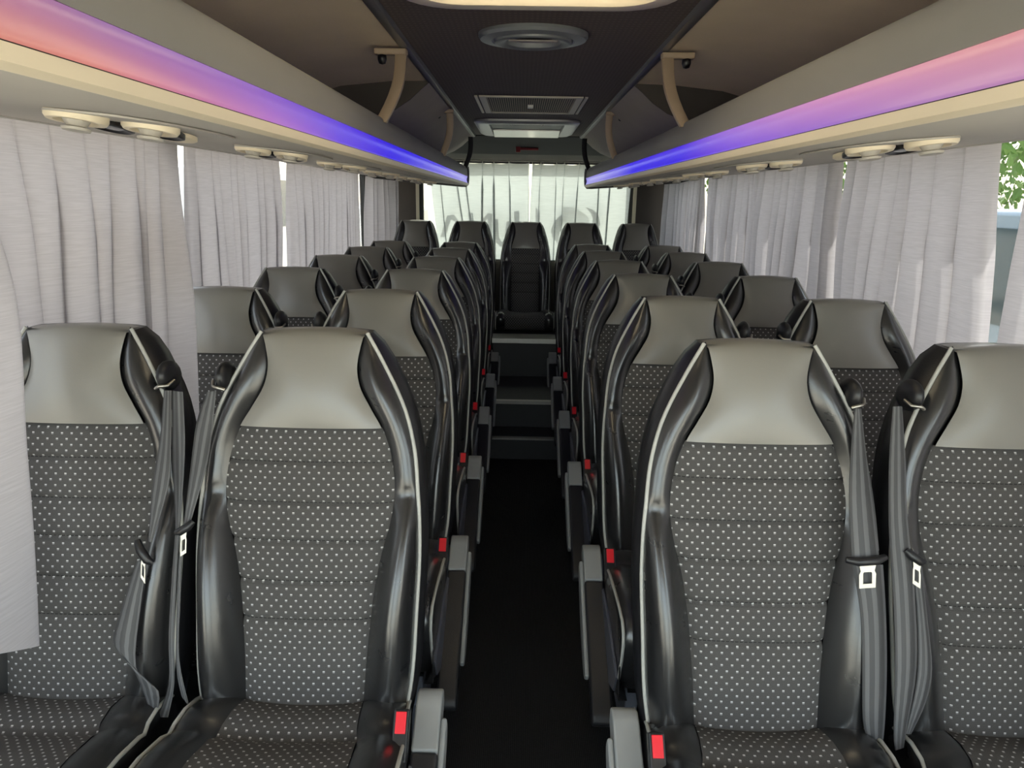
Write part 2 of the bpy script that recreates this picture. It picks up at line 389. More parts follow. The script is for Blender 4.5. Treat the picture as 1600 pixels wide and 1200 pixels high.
def side_wall(name, sx, wins, label):
    x0, x1 = sorted((sx*XW, sx*(XW+.05)))
    mb = MB(); mb.box(x0, x1, YF, .62, -.02, .15); mb.box(x0, x1, .62, YR+.05, -.02, .72); mb.box(x0, x1, YF, .62, 1.90, 2.0); mb.box(x0, x1, .62, YR+.05, 1.66, 2.0)
    e = [YF]+[q for w in wins for q in w]+[YR+.05]
    for a, b in zip(e[::2], e[1::2]):
        if b-a > .001: mb.box(x0, x1, a, b, *((.15, 1.90) if b < .7 else (.72, 1.66)))
    return struct(obj(name, mb, M['wall'], smooth=False), label, 'wall')
WL = [(-1.22, -.36), (-.31, .62), (.68, 2.50), (2.58, 5.36), (5.44, 5.94)]
WR = [(-1.22, -.36), (-.31, .62), (.68, 2.99), (3.04, 5.20), (5.25, 5.94)]
side_wall('wall_left', -1, WL, 'grey side wall of the coach below the left windows')
side_wall('wall_right', 1, WR, 'grey side wall of the coach below the right windows')
nw = 0
for sx, wins in ((-1, WL), (1, WR)):
    for a, b in wins:
        nw += 1
        za, zb = (.15, 1.90) if b < .7 else (.72, 1.66)
        fr = MB(); xa, xb = sorted((sx*(XW+.008), sx*(XW+.045))); t = .018
        fr.box(xa, xb, a-.002, a+t, za-.002, zb+.002); fr.box(xa, xb, b-t, b+.002, za-.002, zb+.002)
        fr.box(xa, xb, a+t, b-t, za, za+t); fr.box(xa, xb, a+t, b-t, zb-t, zb)
        side = 'left' if sx < 0 else 'right'
        f = struct(obj('window_%d' % nw, fr, M['rubber'], smooth=False), 'black rubber framed %s side window of the coach, %d from the front' % (side, (nw-1) % 5+1), 'window')
        p = MB(); x = sx*(XW+.026); p.box(x-.002, x+.002, a+t-.004, b-t+.004, za+t-.004, zb-t+.004)
        obj('pane', p, M['glass'] if b < .7 else M['tint_glass'], f, smooth=False)
# rear wall with its window
RWX, RZ0, RZ1 = .865, .97, 1.77
mb = MB(); mb.box(-1.345, 1.345, YR, YR+.06, -.02, RZ0); mb.box(-1.345, -RWX, YR, YR+.06, RZ0, 2.0); mb.box(RWX, 1.345, YR, YR+.06, RZ0, 2.0); mb.box(-RWX, RWX, YR, YR+.06, RZ1, 2.0)
struct(obj('wall_rear', mb, M['brown'], smooth=False), 'dark brown rear wall panel around the rear window', 'wall')
fr = MB(); t = .028
fr.box(-RWX, -RWX+t, YR+.01, YR+.05, RZ0, RZ1); fr.box(RWX-t, RWX, YR+.01, YR+.05, RZ0, RZ1); fr.box(-RWX+t, RWX-t, YR+.01, YR+.05, RZ0, RZ0+t); fr.box(-RWX+t, RWX-t, YR+.01, YR+.05, RZ1-t, RZ1)
rw = struct(obj('window_11', fr, M['rubber'], smooth=False), 'wide rear window behind the pale curtains, with vinyl lettering', 'window')
p = MB(); p.box(-RWX+t-.004, RWX-t+.004, YR+.028, YR+.032, RZ0+t-.004, RZ1-t+.004); obj('pane', p, M['rear_glass'], rw, smooth=False)
for i, sx in enumerate((-1, 1)):
    q = MB(); a, b = sorted((sx*(RWX+.004), sx*(RWX+.03))); q.box(a, b, YR-.012, YR, RZ0, RZ1)
    struct(obj('trim_%d' % (3+i), q, M['beige'], smooth=False), 'thin beige upright trim strip at the %s edge of the rear window' % ('left' if sx < 0 else 'right'), 'trim')
# front wall with the windscreen, behind the camera
mb = MB(); mb.box(-1.345, 1.345, YF-.05, YF, -.02, .3); mb.box(-1.345, -1.15, YF-.05, YF, .3, 2.0); mb.box(1.15, 1.345, YF-.05, YF, .3, 2.0); mb.box(-1.15, 1.15, YF-.05, YF, 1.93, 2.0)
struct(obj('wall_front', mb, M['wall'], smooth=False), 'front wall of the coach around the windscreen', 'wall')
p = MB(); p.box(-1.15, 1.15, YF-.03, YF-.025, .3, 1.93)
struct(obj('window_12', p, M['glass'], smooth=False), 'windscreen glass at the front of the coach', 'window')

# ceiling: dark centre panel, tan side panels, rails, rear bulkhead
ZC = 1.915
HX, HY0, HY1 = .29, 1.06, 1.835
mb = MB()
mb.box(-.42, .42, YF, HY0, ZC, ZC+.04); mb.box(-.42, -HX, HY0, HY1, ZC, ZC+.04); mb.box(HX, .42, HY0, HY1, ZC, ZC+.04); mb.box(-.42, .42, HY1, 5.52, ZC, ZC+.04)
struct(obj('ceiling', mb, M['headliner'], smooth=False), 'dark brown dotted headliner panel along the middle of the roof', 'ceiling')
def side_roof(sx, y0, y1, prof, name, m, label):
    mb = MB(); up = [(x, z+.03) for x, z in prof]
    rows = []
    for y in (y0, y1): rows.append([(sx*x, y, z) for x, z in prof]+[(sx*x, y, z) for x, z in up[::-1]])
    mb.grid(rows, closed=True, flip=sx < 0); n = len(rows[0])
    mb.add(rows[0], [tuple(range(n))]); mb.add(rows[1], [tuple(range(n))[::-1]])
    return struct(obj(name, mb, m, angle=40), label, 'ceiling')
PF = [(.40, 1.908), (.55, 1.905), (.75, 1.885), (.95, 1.835), (1.10, 1.765), (1.30, 1.68)]
PB = [(.40, 1.905), (.435, 1.878), (.48, 1.838), (.54, 1.80), (.62, 1.77), (.75, 1.74), (1.30, 1.70)]
for sx, sd in ((-1, 'left'), (1, 'right')):
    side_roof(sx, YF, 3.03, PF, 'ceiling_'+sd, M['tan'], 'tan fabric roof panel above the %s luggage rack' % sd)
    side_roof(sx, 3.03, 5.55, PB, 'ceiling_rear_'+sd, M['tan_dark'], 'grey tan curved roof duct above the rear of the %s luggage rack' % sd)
    # end face of the duct
    poly = PF[:]+PB[::-1]
    q = MB(); q.prism([p for p in poly if True], lambda a, b: (sx*a, 3.02, b), lambda a, b: (sx*a, 3.035, b))
    struct(obj('trim_duct_'+sd, q, M['brown'], smooth=False), 'dark brown end face of the roof duct above the %s rack' % sd, 'trim')
    q = MB(); xa, xb = sorted((sx*.378, sx*.412))
    q.prism([(xa, ZC), (xb, ZC), (xb-.004*(1 if sx > 0 else 1), ZC-.012), ((xa+xb)/2, ZC-.016), (xa+.004, ZC-.012)], lambda a, b: (a, YF, b), lambda a, b: (a, 5.52, b))
    struct(obj('trim_%d' % (1 if sx < 0 else 2), q, M['rail'], smooth=True, angle=50), 'long grey metal rail along the %s edge of the dark ceiling panel' % sd, 'trim')
# roof skin that keeps daylight out
mb = MB(); mb.box(-1.345, -HX-.02, YF-.05, YR+.06, 1.975, 2.0); mb.box(HX+.02, 1.345, YF-.05, YR+.06, 1.975, 2.0); mb.box(-HX-.02, HX+.02, YF-.05, HY0-.02, 1.975, 2.0); mb.box(-HX-.02, HX+.02, HY1+.02, YR+.06, 1.975, 2.0)
struct(obj('ceiling_roof_skin', mb, M['body'], smooth=False), 'white outer roof skin of the coach', 'ceiling')
mb = MB()
mb.prism([(5.52, 1.955), (5.52, ZC-.006), (5.60, 1.88), (5.80, 1.80), (YR, 1.765), (YR, 1.955)], lambda a, b: (-1.28, a, b), lambda a, b: (1.28, a, b))
struct(obj('wall_rear_bulkhead', mb, M['dark'], smooth=False), 'charcoal bulkhead panel above the rear window', 'wall')

# steps up to the rear bench
mb = MB()
mb.box(-.235, .235, 3.97, 4.20, -.02, .112); mb.box(-.225, .225, 4.20, 4.85, -.02, .272); mb.box(-.215, .225, 4.85, 5.055, -.02, .535)
mb.box(-1.284, 1.284, 5.055, YR, -.02, .535)
struct(obj('floor_steps', mb, M['step'], smooth=False, bevel=.004), 'three dark vinyl steps climbing from the aisle to the rear bench', 'floor')
for nm, y, z, w, lab, h in (('step_nosing', 3.97, .112, .235, 'thin aluminium nosing on the lowest aisle step', .007),
                      ('step_nosing', 4.20, .272, .225, 'aluminium nosing on the middle aisle step', .016),
                      ('step_nosing', 4.85, .535, .22, 'wide bright aluminium nosing on the top step below the centre rear seat', .03)):
    q = MB(); q.box(-w, w, y-.006, y, z-h, z+.004); q.box(-w, w, y-.006, y+(.03 if h < .03 else .17), z, z+.004)
    tag(obj(nm, q, M['alu'], smooth=False, bevel=.001), lab, 'step edge', 'aluminium step edges in the aisle')

# ------------------------------------------------------------------ seats
ZJ, ZT, KS = .45, 1.19, .21/.74
def plane(z): return (z-ZJ)*KS
W_N = [(.36,.19),(.44,.207),(.52,.219),(.63,.224),(.74,.228),(.82,.226),(.87,.222),(.95,.214),(1.02,.197),(1.07,.176),(1.12,.149),(1.16,.126),(1.18,.113),(1.19,.108)]
B_N = [(.44,.12),(.52,.124),(.60,.130),(.67,.137),(.75,.151),(.815,.168),(.875,.175),(.945,.166),(1.00,.146),(1.04,.122),(1.08,.100),(1.12,.0925),(1.16,.0985),(1.18,.104),(1.19,.107)]
W_R = [(.36,.19),(.44,.2),(.60,.205),(.80,.205),(.92,.196),(1.02,.178),(1.10,.155),(1.15,.138),(1.18,.124),(1.19,.116)]
B_R = [(.44,.12),(.60,.118),(.80,.118),(.94,.122),(1.00,.115),(1.06,.098),(1.12,.090),(1.16,.096),(1.18,.108),(1.19,.114)]
A_B = [(.40,.03),(.46,.042),(.55,.056),(.64,.063),(.72,.058),(.79,.042),(.84,.022),(.868,.007),(.89,.013),(.95,.015),(1.02,.022),(1.08,.026),(1.13,.018),(1.17,.006),(1.19,0)]
SEAMS = [.62,.695,.775,.85,.93]
def build_seat(name, label, W, Bt, zh, aisle, belt, loc, group):
    """aisle: -1/+1 side with an armrest, 0 none; belt: key of the belt layout or None"""
    r = thing(name, label, 'seat', loc, group)
    # back shell
    m = MB(); rows = []
    zs = lin(.34 if name == 'coach_seat' else .39, 1.16, 26)+[1.175, 1.184]
    for z in zs:
        w = interp(W, z); y = plane(z); k = 1 if z < 1.15 else (1.20-z)/.05
        half = [(w, y+.010), (w+.010*k, y+.024), (w+.015*k, y+.055), (w+.010*k, y+.09), (w-.025, y+.112), (w*.5, y+.122), (0, y+.124)]
        if z > 1.15: half = [(a, y+.010+(b-y-.010)*(.55+.45*k)) for a, b in half]
        ring = half+[(-a, b) for a, b in half[:-1][::-1]]
        rows.append([(a, b, z) for a, b in ring])
    m.grid(rows, flip=True); nR = len(rows[0])
    m.add(rows[-1], [tuple(range(nR))]); m.add(rows[0], [tuple(range(nR))[::-1]])
    obj('back_shell', m, M['shell'], r, angle=60)
    # grey headrest
    m = MB(); rows = []; uv = []
    tops = [(.010, 1.187), (.026, 1.1915), (.05, 1.191), (.08, 1.187), (.098, 1.175)]
    zz = lin(zh, 1.18, 22)
    def bul(u): return math.cos(u*PI/2)**.6 if abs(u) < 1 else 0
    for z in zz:
        b = interp(Bt, z); t = (z-zh)/(1.18-zh)
        rows.append([(u*b, plane(z)+.006-.022*bul(u)*math.sin(PI*min(1, .08+t*.92))**.6-.004, z) for u in lin(-1, 1, 17)])
    for dy, z in tops:
        b = interp(Bt, min(z, 1.19))*(1 if dy < .06 else .97)
        rows.append([(u*b, plane(1.18)+dy, z-.006*u*u) for u in lin(-1, 1, 17)])
    m.grid(rows); obj('headrest', m, M['grey_leather'], r, label='grey leather headrest panel')
    # patterned fabric panel with quilted seams
    m = MB(); rows = []; uv = []
    zz = sorted(set([round(v, 4) for v in lin(.445, zh-.002, 60)]+[s_+d for s_ in SEAMS for d in (-.008, -.003, 0, .003, .008) if s_ < zh-.02]))
    for z in zz:
        b = interp(Bt, z)
        d = min([abs(z-q) for q in SEAMS]+[abs(z-zh)])
        q = .0065*math.exp(-(d/.0055)**2)
        rows.append([(u*b, plane(z)+.004-.006*(1-u*u)+q+(.006 if abs(u) > .97 else 0), z) for u in lin(-1, 1, 15)])
        uv.append([(u*b, z/math.cos(math.atan(KS))) for u in lin(-1, 1, 15)])
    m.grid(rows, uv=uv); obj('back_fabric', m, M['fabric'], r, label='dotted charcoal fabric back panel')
    # bolsters and piping
    for sg in (-1, 1):
        m = MB(); rows = []
        for z in lin(.42, 1.19, 64):
            b, w = interp(Bt, z), interp(W, z); a = interp(A_B, z)
            row = []
            for k in range(15):
                t = k/14; x = b+(w-b)*t
                y = plane(z)+.010*(1-t)+.012*t-a*(math.sin(PI*t**1.25)**.7 if 0 < t < 1 else 0)
                row.append((sg*x, y, z))
            rows.append(row)
        m.grid(rows, flip=sg < 0); obj('bolster', m, M['black_leather'], r, label='black leather side bolster')
        m = MB(); m.tube([(sg*(interp(W, z)+.001), plane(z)+.010, z) for z in lin(.43, 1.187, 40)], .0042, 8)
        obj('piping', m, M['piping'], r)
    # cushion
    zb = .30 if name == 'coach_seat' else .388
    PR = [(.03,.447),(.0,.461),(-.045,.473),(-.085,.472),(-.105,.464),(-.125,.475),(-.20,.495),(-.30,.505),(-.38,.510),(-.43,.508),(-.455,.492),(-.462,.465),(-.452,.42),(-.43,max(zb,.36)),(-.41,max(zb,.32))]
    def cw(i): return .212+.014*min(1, i/6)
    def cb(i): return .118+.035*min(1, i/9)
    m = MB(); rows = []; uv = []; acc = 0
    for i, (y, z) in enumerate(PR):
        if i: acc += math.hypot(y-PR[i-1][0], z-PR[i-1][1])
        dip = .003 if i == 4 else 0
        rows.append([(u*cb(i), y, z-.008*(1-u*u)*(1 if i < 10 else 0)+.004-dip) for u in lin(-1, 1, 13)]); uv.append([(u*cb(i), -acc) for u in lin(-1, 1, 13)])
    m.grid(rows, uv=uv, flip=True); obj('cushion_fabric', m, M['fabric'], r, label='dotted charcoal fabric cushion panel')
    m = MB()
    for sg in (-1, 1):
        rows = []
        for i, (y, z) in enumerate(PR):
            f = 1 if i < 10 else max(0, 1-(i-9)*.3)
            row = []
            for k in range(8):
                t = k/7; x = cb(i)+(cw(i)-cb(i))*t
                row.append((sg*x, y-(0 if i < 10 else .008*math.sin(PI*t)), z+.002+.018*math.sin(PI*t)**.8*f))
            row += [(sg*(cw(i)+.006), y*.98, z-.02), (sg*(cw(i)+.002), min(y*.96, .03), max(zb, z-.14)), (sg*(cw(i)-.02), min(y*.94, .03), zb)]
            rows.append(row)
        m.grid(rows, flip=sg > 0)
    m.box(-.20, .20, -.40, .03, zb-.004, zb+.03); m.box(-.2, .2, .0, .028, zb, .45)
    obj('cushion', m, M['black_leather'], r, label='black leather cushion sides')
    for sg in (-1, 1):
        m = MB(); m.tube([(sg*(cw(i)+.002), y, z+.004) for i, (y, z) in enumerate(PR)], .004, 8)
        obj('cushion_piping', m, M['piping'], r)
    # pedestal
    zf = -loc[2] if name == 'coach_seat' else .0
    if name == 'coach_seat':
        m = MB(); m.box(-.19, .19, -.36, .0, .262, .296); obj('seat_frame', m, M['blue_grey'], r, smooth=False, bevel=.006)
        for sg in (-1, 1):
            m = MB(); x = sg*.155
            m.prism([(-.33, .004), (-.02, .004), (-.04, .03), (-.13, .06), (-.10, .264), (-.24, .264), (-.21, .06), (-.31, .03)], lambda a, b: (x-.018, a, b), lambda a, b: (x+.018, a, b))
            obj('leg', m, M['blue_grey'], r, smooth=False, bevel=.004)
        m = MB(); sg = aisle if aisle else (1 if loc[0] > 0 else -1)
        m.prism([(-.40, .30), (-.43, .36), (-.2, .40), (.02, .40), (.06, .46), (.09, .40), (.06, .22), (-.15, .18)], lambda a, b: (sg*.228, a, b), lambda a, b: (sg*.236, a, b))
        obj('side_cover', m, M['blue_grey'], r, smooth=False, bevel=.002)
    # armrest
    if aisle:
        xc = aisle*.2555; m4 = Matrix.Translation((xc, .015, .446)) @ Matrix.Rotation(math.radians(31), 4, 'X')
        # local frame: -y runs towards the tip, +z is the top of the armrest
        def pr(poly, a, b):
            q = MB(); q.prism(poly, lambda s_, n_: (a, -s_, n_), lambda s_, n_: (b, -s_, n_)); q.xform(m4); return q
        hw = .0265
        arm = obj('armrest', pr([(-.045, -.012), (-.03, .008), (.0, .016), (.088, .016), (.090, .006), (.45, .0), (.455, -.03), (.2, -.042), (.05, -.05), (-.03, -.04)], -hw, hw), M['grey_plastic'], r, smooth=False, bevel=.005, label='grey plastic tilted armrest')
        obj('armrest_pad', pr([(.090, .017), (.36, .017), (.455, .012), (.478, -.004), (.478, -.026), (.45, -.036), (.30, -.030), (.090, -.02)], -hw-.001, hw+.001), M['pad'], arm, smooth=False, bevel=.008, label='black rubber armrest pad')
        xs = (hw, hw+.012) if aisle > 0 else (-hw-.012, -hw)
        n = 14; tear = [(.19-.17*math.cos(PI*k/n), -.02-.045*math.sin(PI*k/n)) for k in range(n+1)]
        obj('armrest_cover', pr([(.02, .004)]+tear+[(.36, .0)], *xs), M['grey_plastic'], arm, smooth=False, bevel=.005)
        # buckle with its red button
        bm = Matrix.Translation((aisle*.219, -.105, .498)) @ Matrix.Rotation(math.radians(-42), 4, 'X')
        q = MB(); q.box(-.015, .015, -.013, .013, -.06, .031); q.xform(bm); bk = obj('buckle', q, M['black_plastic'], r, smooth=False, bevel=.004, label='black seat belt buckle')
        q = MB(); q.box(-.010, .010, -.0165, -.011, -.012, .026); q.xform(bm); obj('buckle_button', q, M['red'], bk, smooth=False, bevel=.0015, label='red release button')
    if belt:
        sb = BELTS[belt]; sg = sb['side']
        m = MB(); c = Vector((sg*.186, .205, 1.092))
        rows = []
        for k in range(9):
            a = -PI/2+PI*k/8
            rows.append([(c.x+.017*math.cos(a)*math.cos(2*PI*j/16), c.y+.045*math.cos(a)*math.sin(2*PI*j/16), c.z+.033*math.sin(a)-.1*(.045*math.cos(a)*math.sin(2*PI*j/16))) for j in range(16)])
        m.grid(rows, closed=True); g = obj('belt_guide', m, M['black_plastic'], r, label='black shoulder belt guide')
        m = MB(); m.tube([(c.x-sg*.010, c.y-.040, c.z-.018), (c.x, c.y-.046, c.z-.012), (c.x+sg*.014, c.y-.038, c.z-.012), (c.x+sg*.02, c.y-.02, c.z-.005)], .0038, 8)
        obj('guide_slot', m, M['chrome'], g, label='chrome belt slot')
        m = MB()
        for rb in sb['ribbons']: m.ribbon(rb)
        bl = obj('seat_belt', m, M['belt'], r, label='striped grey seat belt webbing')
        # tongue: black bar and chrome plate
        (p, q) = sb['tongue']; p, q = Vector(p), Vector(q); d = (q-p).normalized()
        m = MB(); m.tube([p-d*.002+Vector((0, .002, .003)), p+(q-p)*.25+Vector((0, -.004, 0)), p+(q-p)*.75+Vector((0, -.004, 0)), q+Vector((0, .002, .003))], [.006, .0085, .0085, .006], 10)
        tg = obj('belt_tongue', m, M['black_plastic'], bl, label='black plastic belt tongue')
        c0 = (p+q)/2+Vector((0, -.006, -.006)); xx = d*sb.get('pw', 1); dn = Vector((0, -.25, -.97))
        nrm = xx.cross(dn).normalized()
        out = [(-.016, 0), (.016, 0), (.013, .012), (.016, .018), (.0155, .044), (-.0155, .044), (-.016, .018), (-.013, .012)]
        inn = [(-.007, .014), (.007, .014), (.007, .014), (.0085, .016), (.0085, .036), (-.0085, .036), (-.0085, .016), (-.007, .014)]
        f = lambda a, b, o_: c0+xx*a+dn*b+nrm*o_
        rows = [[f(a, b, .001) for a, b in out], [f(a, b, .001) for a, b in inn], [f(a, b, -.001) for a, b in inn], [f(a, b, -.001) for a, b in out], [f(a, b, .001) for a, b in out]]
        m = MB(); m.grid(rows, closed=True); obj('tongue_plate', m, M['chrome'], tg, smooth=False, label='chrome belt tongue plate')
        m = MB(); m.tube([(sg*.165, -.02, .452), (sg*.185, -.045, .462), (sg*.205, -.03, .470), (sg*.212, .0, .455)], .007, 10)
        obj('recline_handle', m, M['chrome'], r, label='chrome bracket at the cushion corner')
    return r

BELTS = dict(
    RA=dict(side=1, ribbons=[
        [((.179,.160,1.074),(.191,.160,1.074)),((.166,.126,1.008),(.197,.118,.977)),((.155,.084,.92),(.202,.078,.895)),((.157,.046,.814),(.209,.047,.815))],
        [((.187,.185,1.07),(.199,.185,1.07)),((.202,.148,.97),(.212,.148,.97)),((.208,.106,.894),(.217,.106,.894)),((.203,.065,.818),(.217,.065,.818))],
        [((.160,.044,.799),(.217,.044,.800)),((.174,.016,.712),(.222,.017,.713)),((.179,-.010,.613),(.225,-.010,.614)),((.184,-.030,.517),(.226,-.030,.518)),((.198,-.034,.47),(.226,-.036,.46))]],
        tongue=((.147,.040,.807),(.220,.042,.813))),
    RW=dict(side=-1, ribbons=[
        [((-.238,.165,1.078),(-.220,.165,1.079)),((-.253,.120,.978),(-.221,.120,.978)),((-.262,.066,.858),(-.229,.072,.89)),((-.262,.015,.743),(-.223,.018,.756)),((-.258,-.020,.62),(-.218,-.019,.621)),((-.255,-.044,.50),(-.230,-.040,.51)),((-.247,-.045,.46),(-.231,-.043,.465))],
        [((-.224,.050,.815),(-.201,.046,.797)),((-.212,.028,.734),(-.190,.020,.703)),((-.210,-.002,.643),(-.183,-.010,.613)),((-.214,-.020,.581),(-.194,-.026,.551)),((-.228,-.036,.49),(-.217,-.036,.49))]],
        tongue=((-.235,.042,.827),(-.204,.036,.808)), pw=.55),
    LW=dict(side=1, ribbons=[
        [((.193,.165,1.07),(.208,.165,1.07)),((.198,.118,.981),(.221,.115,.969)),((.194,.075,.889),(.226,.077,.896)),((.194,.040,.795),(.200,.040,.792))],
        [((.172,.030,.756),(.193,.030,.756)),((.147,-.006,.663),(.187,-.003,.677)),((.137,-.024,.605),(.181,-.034,.561)),((.181,-.038,.552),(.226,-.046,.518)),((.207,-.044,.455),(.214,-.044,.455))],
        [((.208,.168,1.069),(.230,.168,1.067)),((.217,.122,.932),(.242,.130,.966)),((.231,.080,.816),(.243,.090,.856)),((.233,.048,.741),(.243,.050,.755)),((.229,.010,.61),(.240,.010,.61)),((.232,-.017,.512),(.243,-.017,.512)),((.214,-.042,.455),(.237,-.042,.455))]],
        tongue=((.175,.034,.794),(.204,.024,.752)), pw=.5),
    LA=dict(side=-1, ribbons=[
        [((-.212,.166,1.068),(-.193,.166,1.071)),((-.228,.140,1.010),(-.200,.132,.964)),((-.233,.102,.916),(-.205,.102,.91)),((-.240,.068,.817),(-.229,.067,.813))],
        [((-.246,.052,.768),(-.241,.050,.755)),((-.248,.026,.675),(-.241,.026,.676)),((-.245,-.010,.545),(-.240,-.006,.565)),((-.236,-.02,.487),(-.221,-.024,.467))]],
        tongue=((-.248,.054,.806),(-.217,.060,.826)), pw=.45),
)
ROWN = ['front', 'second', 'third', 'fourth', 'fifth', 'sixth']
COLS = dict(LW=(-.947, 1.245, 0), LA=(-.454, 1.245, 1), RA=(.454, 1.2, -1), RW=(.947, 1.2, 0))
WHERE = dict(LW='window seat by the left curtains', LA='aisle seat left of the aisle', RA='aisle seat right of the aisle', RW='window seat by the right curtains')
EXTRA = {('RA', 0): 'chrome belt tongue showing'}
for key, (x, yj, ais) in COLS.items():
    first = None
    for i in range(6):
        lab = 'grey and black leather %s, %s row' % (WHERE[key], ROWN[i])
        if (key, i) in EXTRA: lab += ', '+EXTRA[(key, i)]
        y = yj+.72*i; loc = (x, y, -.0054*(y+.2-1.4) if y > 1.4 else 0)
        if i == 0:
            first = build_seat('coach_seat', lab, W_N, B_N, 1.0, ais, key, loc, 'coach seats in pairs beside the aisle')
        else:
            c = copy_tree(first); c.location = loc; c['label'] = lab
rl = ['rear bench seat at the far left, by the dark corner panel', 'rear bench seat just left of the centre one',
      'centre rear seat facing straight down the aisle above the steps', 'rear bench seat just right of the centre one', 'rear bench seat at the far right beside the right curtains']
first = None
for k in range(5):
    loc = ((k-2)*.436+.004, 5.575, .175)
    if k == 0:
        first = build_seat('rear_seat', 'grey and black leather '+rl[0], W_R, B_R, .975, 0, None, loc, 'rear bench of five seats')
        first.scale = (.925, 1, .94)
    else:
        c = copy_tree(first); c.location = loc; c['label'] = 'grey and black leather '+rl[k]
# ------------------------------------------------------------------ luggage racks
def build_rack(sx):
    sd = 'left' if sx < 0 else 'right'
    Y0, Y1 = -.25, 5.50
    r = thing('luggage_rack', 'grey luggage rack with a glowing blue and violet strip above the %s seats' % sd, 'luggage rack', (0, 0, 0), 'luggage racks above the seats')
    def ext(prof, y0=Y0, y1=Y1, ny=2):
        m = MB(); m.grid([[(sx*x, y, z) for x, z in prof] for y in lin(y0, y1, ny)], closed=True, flip=sx < 0)
        n = len(prof)
        m.add([(sx*x, y0, z) for x, z in prof], [tuple(range(n)) if sx < 0 else tuple(range(n))[::-1]]); m.add([(sx*x, y1, z) for x, z in prof], [tuple(range(n))[::-1] if sx < 0 else tuple(range(n))])
        return m
    obj('fascia', ext([(.436, 1.622), (.438, 1.655), (.443, 1.683), (.449, 1.690), (.457, 1.690), (.462, 1.683), (.458, 1.622)]), M['fascia'], r, angle=35, label='plain grey front fascia')
    obj('light_strip', ext([(.434, 1.5735), (.439, 1.582), (.4425, 1.595), (.4415, 1.608), (.4365, 1.6215), (.455, 1.6215), (.458, 1.5735)]), M['led_l' if sx < 0 else 'led_r'], r, label='glowing blue, violet and pink light strip')
    obj('lip', ext([(.430, 1.573), (.4305, 1.566), (.433, 1.559), (.440, 1.5555), (.449, 1.555), (.455, 1.573)]), M['cream'], r, angle=35, label='cream lower edge')
    obj('groove', ext([(.4315, 1.5725), (.4315, 1.5745), (.445, 1.5745), (.445, 1.5725)]), M['dark'], r, smooth=False)
    obj('underside', ext([(.449, 1.557), (1.12, 1.614), (1.12, 1.628), (.449, 1.577)]), M['under'], r, smooth=False, label='warm grey underside panel')
    obj('cornice', ext([(1.12, 1.613), (1.15, 1.614), (1.24, 1.652), (1.283, 1.660), (1.283, 1.68), (1.12, 1.64)]), M['cream'] if False else M['under2'], r, angle=35, label='pale cornice above the curtains')
    obj('rack_floor', ext([(.46, 1.60), (1.28, 1.66), (1.28, 1.67), (.46, 1.61)]), M['dark'], r, smooth=False)
    prof = [(.428, 1.690), (.424, 1.66), (.424, 1.60), (.428, 1.565), (.445, 1.547), (.48, 1.546), (1.12, 1.596), (1.28, 1.64), (1.28, 1.70), (.46, 1.70)]
    obj('end_cap', ext(prof, Y1-.001, Y1+.02), M['black_plastic'], r, smooth=False, bevel=.003)
    for y, ym in ((2.36, 2.25), (3.86, 3.92), (5.36, 5.42)):
        top = Vector((sx*.405, y, 1.888)); bot = Vector((sx*.452, ym, 1.676))
        m = MB(); rows = []
        for k in range(9):
            t = k/8; p = top.lerp(bot, t)+Vector((-sx*.018*math.sin(PI*t), -.0, 0)); w = .017
            rows.append([(p.x-w, p.y-.010, p.z), (p.x-w*.6, p.y-.014, p.z), (p.x+w*.6, p.y-.014, p.z), (p.x+w, p.y-.010, p.z), (p.x+w, p.y+.010, p.z), (p.x-w, p.y+.010, p.z)])
        m.grid(rows, closed=True); pm = M['tan_plastic'] if y < 5 else M['dark']
        post = obj('support_post', m, pm, r, angle=40, label='curved tan support post' if y < 5 else None)
        if y < 5:
            a, b = sorted((sx*.385, sx*.485)); q = MB(); q.box(a, b, y-.022, y+.012, 1.880, 1.8985)
            obj('post_bracket', q, M['tan_plastic'], post, smooth=False, bevel=.005)
            q = MB(); q.lathe([(0, .012), (.013, .012), (.014, -.004), (.010, -.016), (0, -.019)], 14, (sx*.462, y-.006, 1.872)); obj('hook_knob', q, M['black_plastic'], post, label='black hook knob')
    return r
M['under2'] = mat('pale_cornice_plastic', (.47, .44, .39), .55)
for sx in (-1, 1): build_rack(sx)

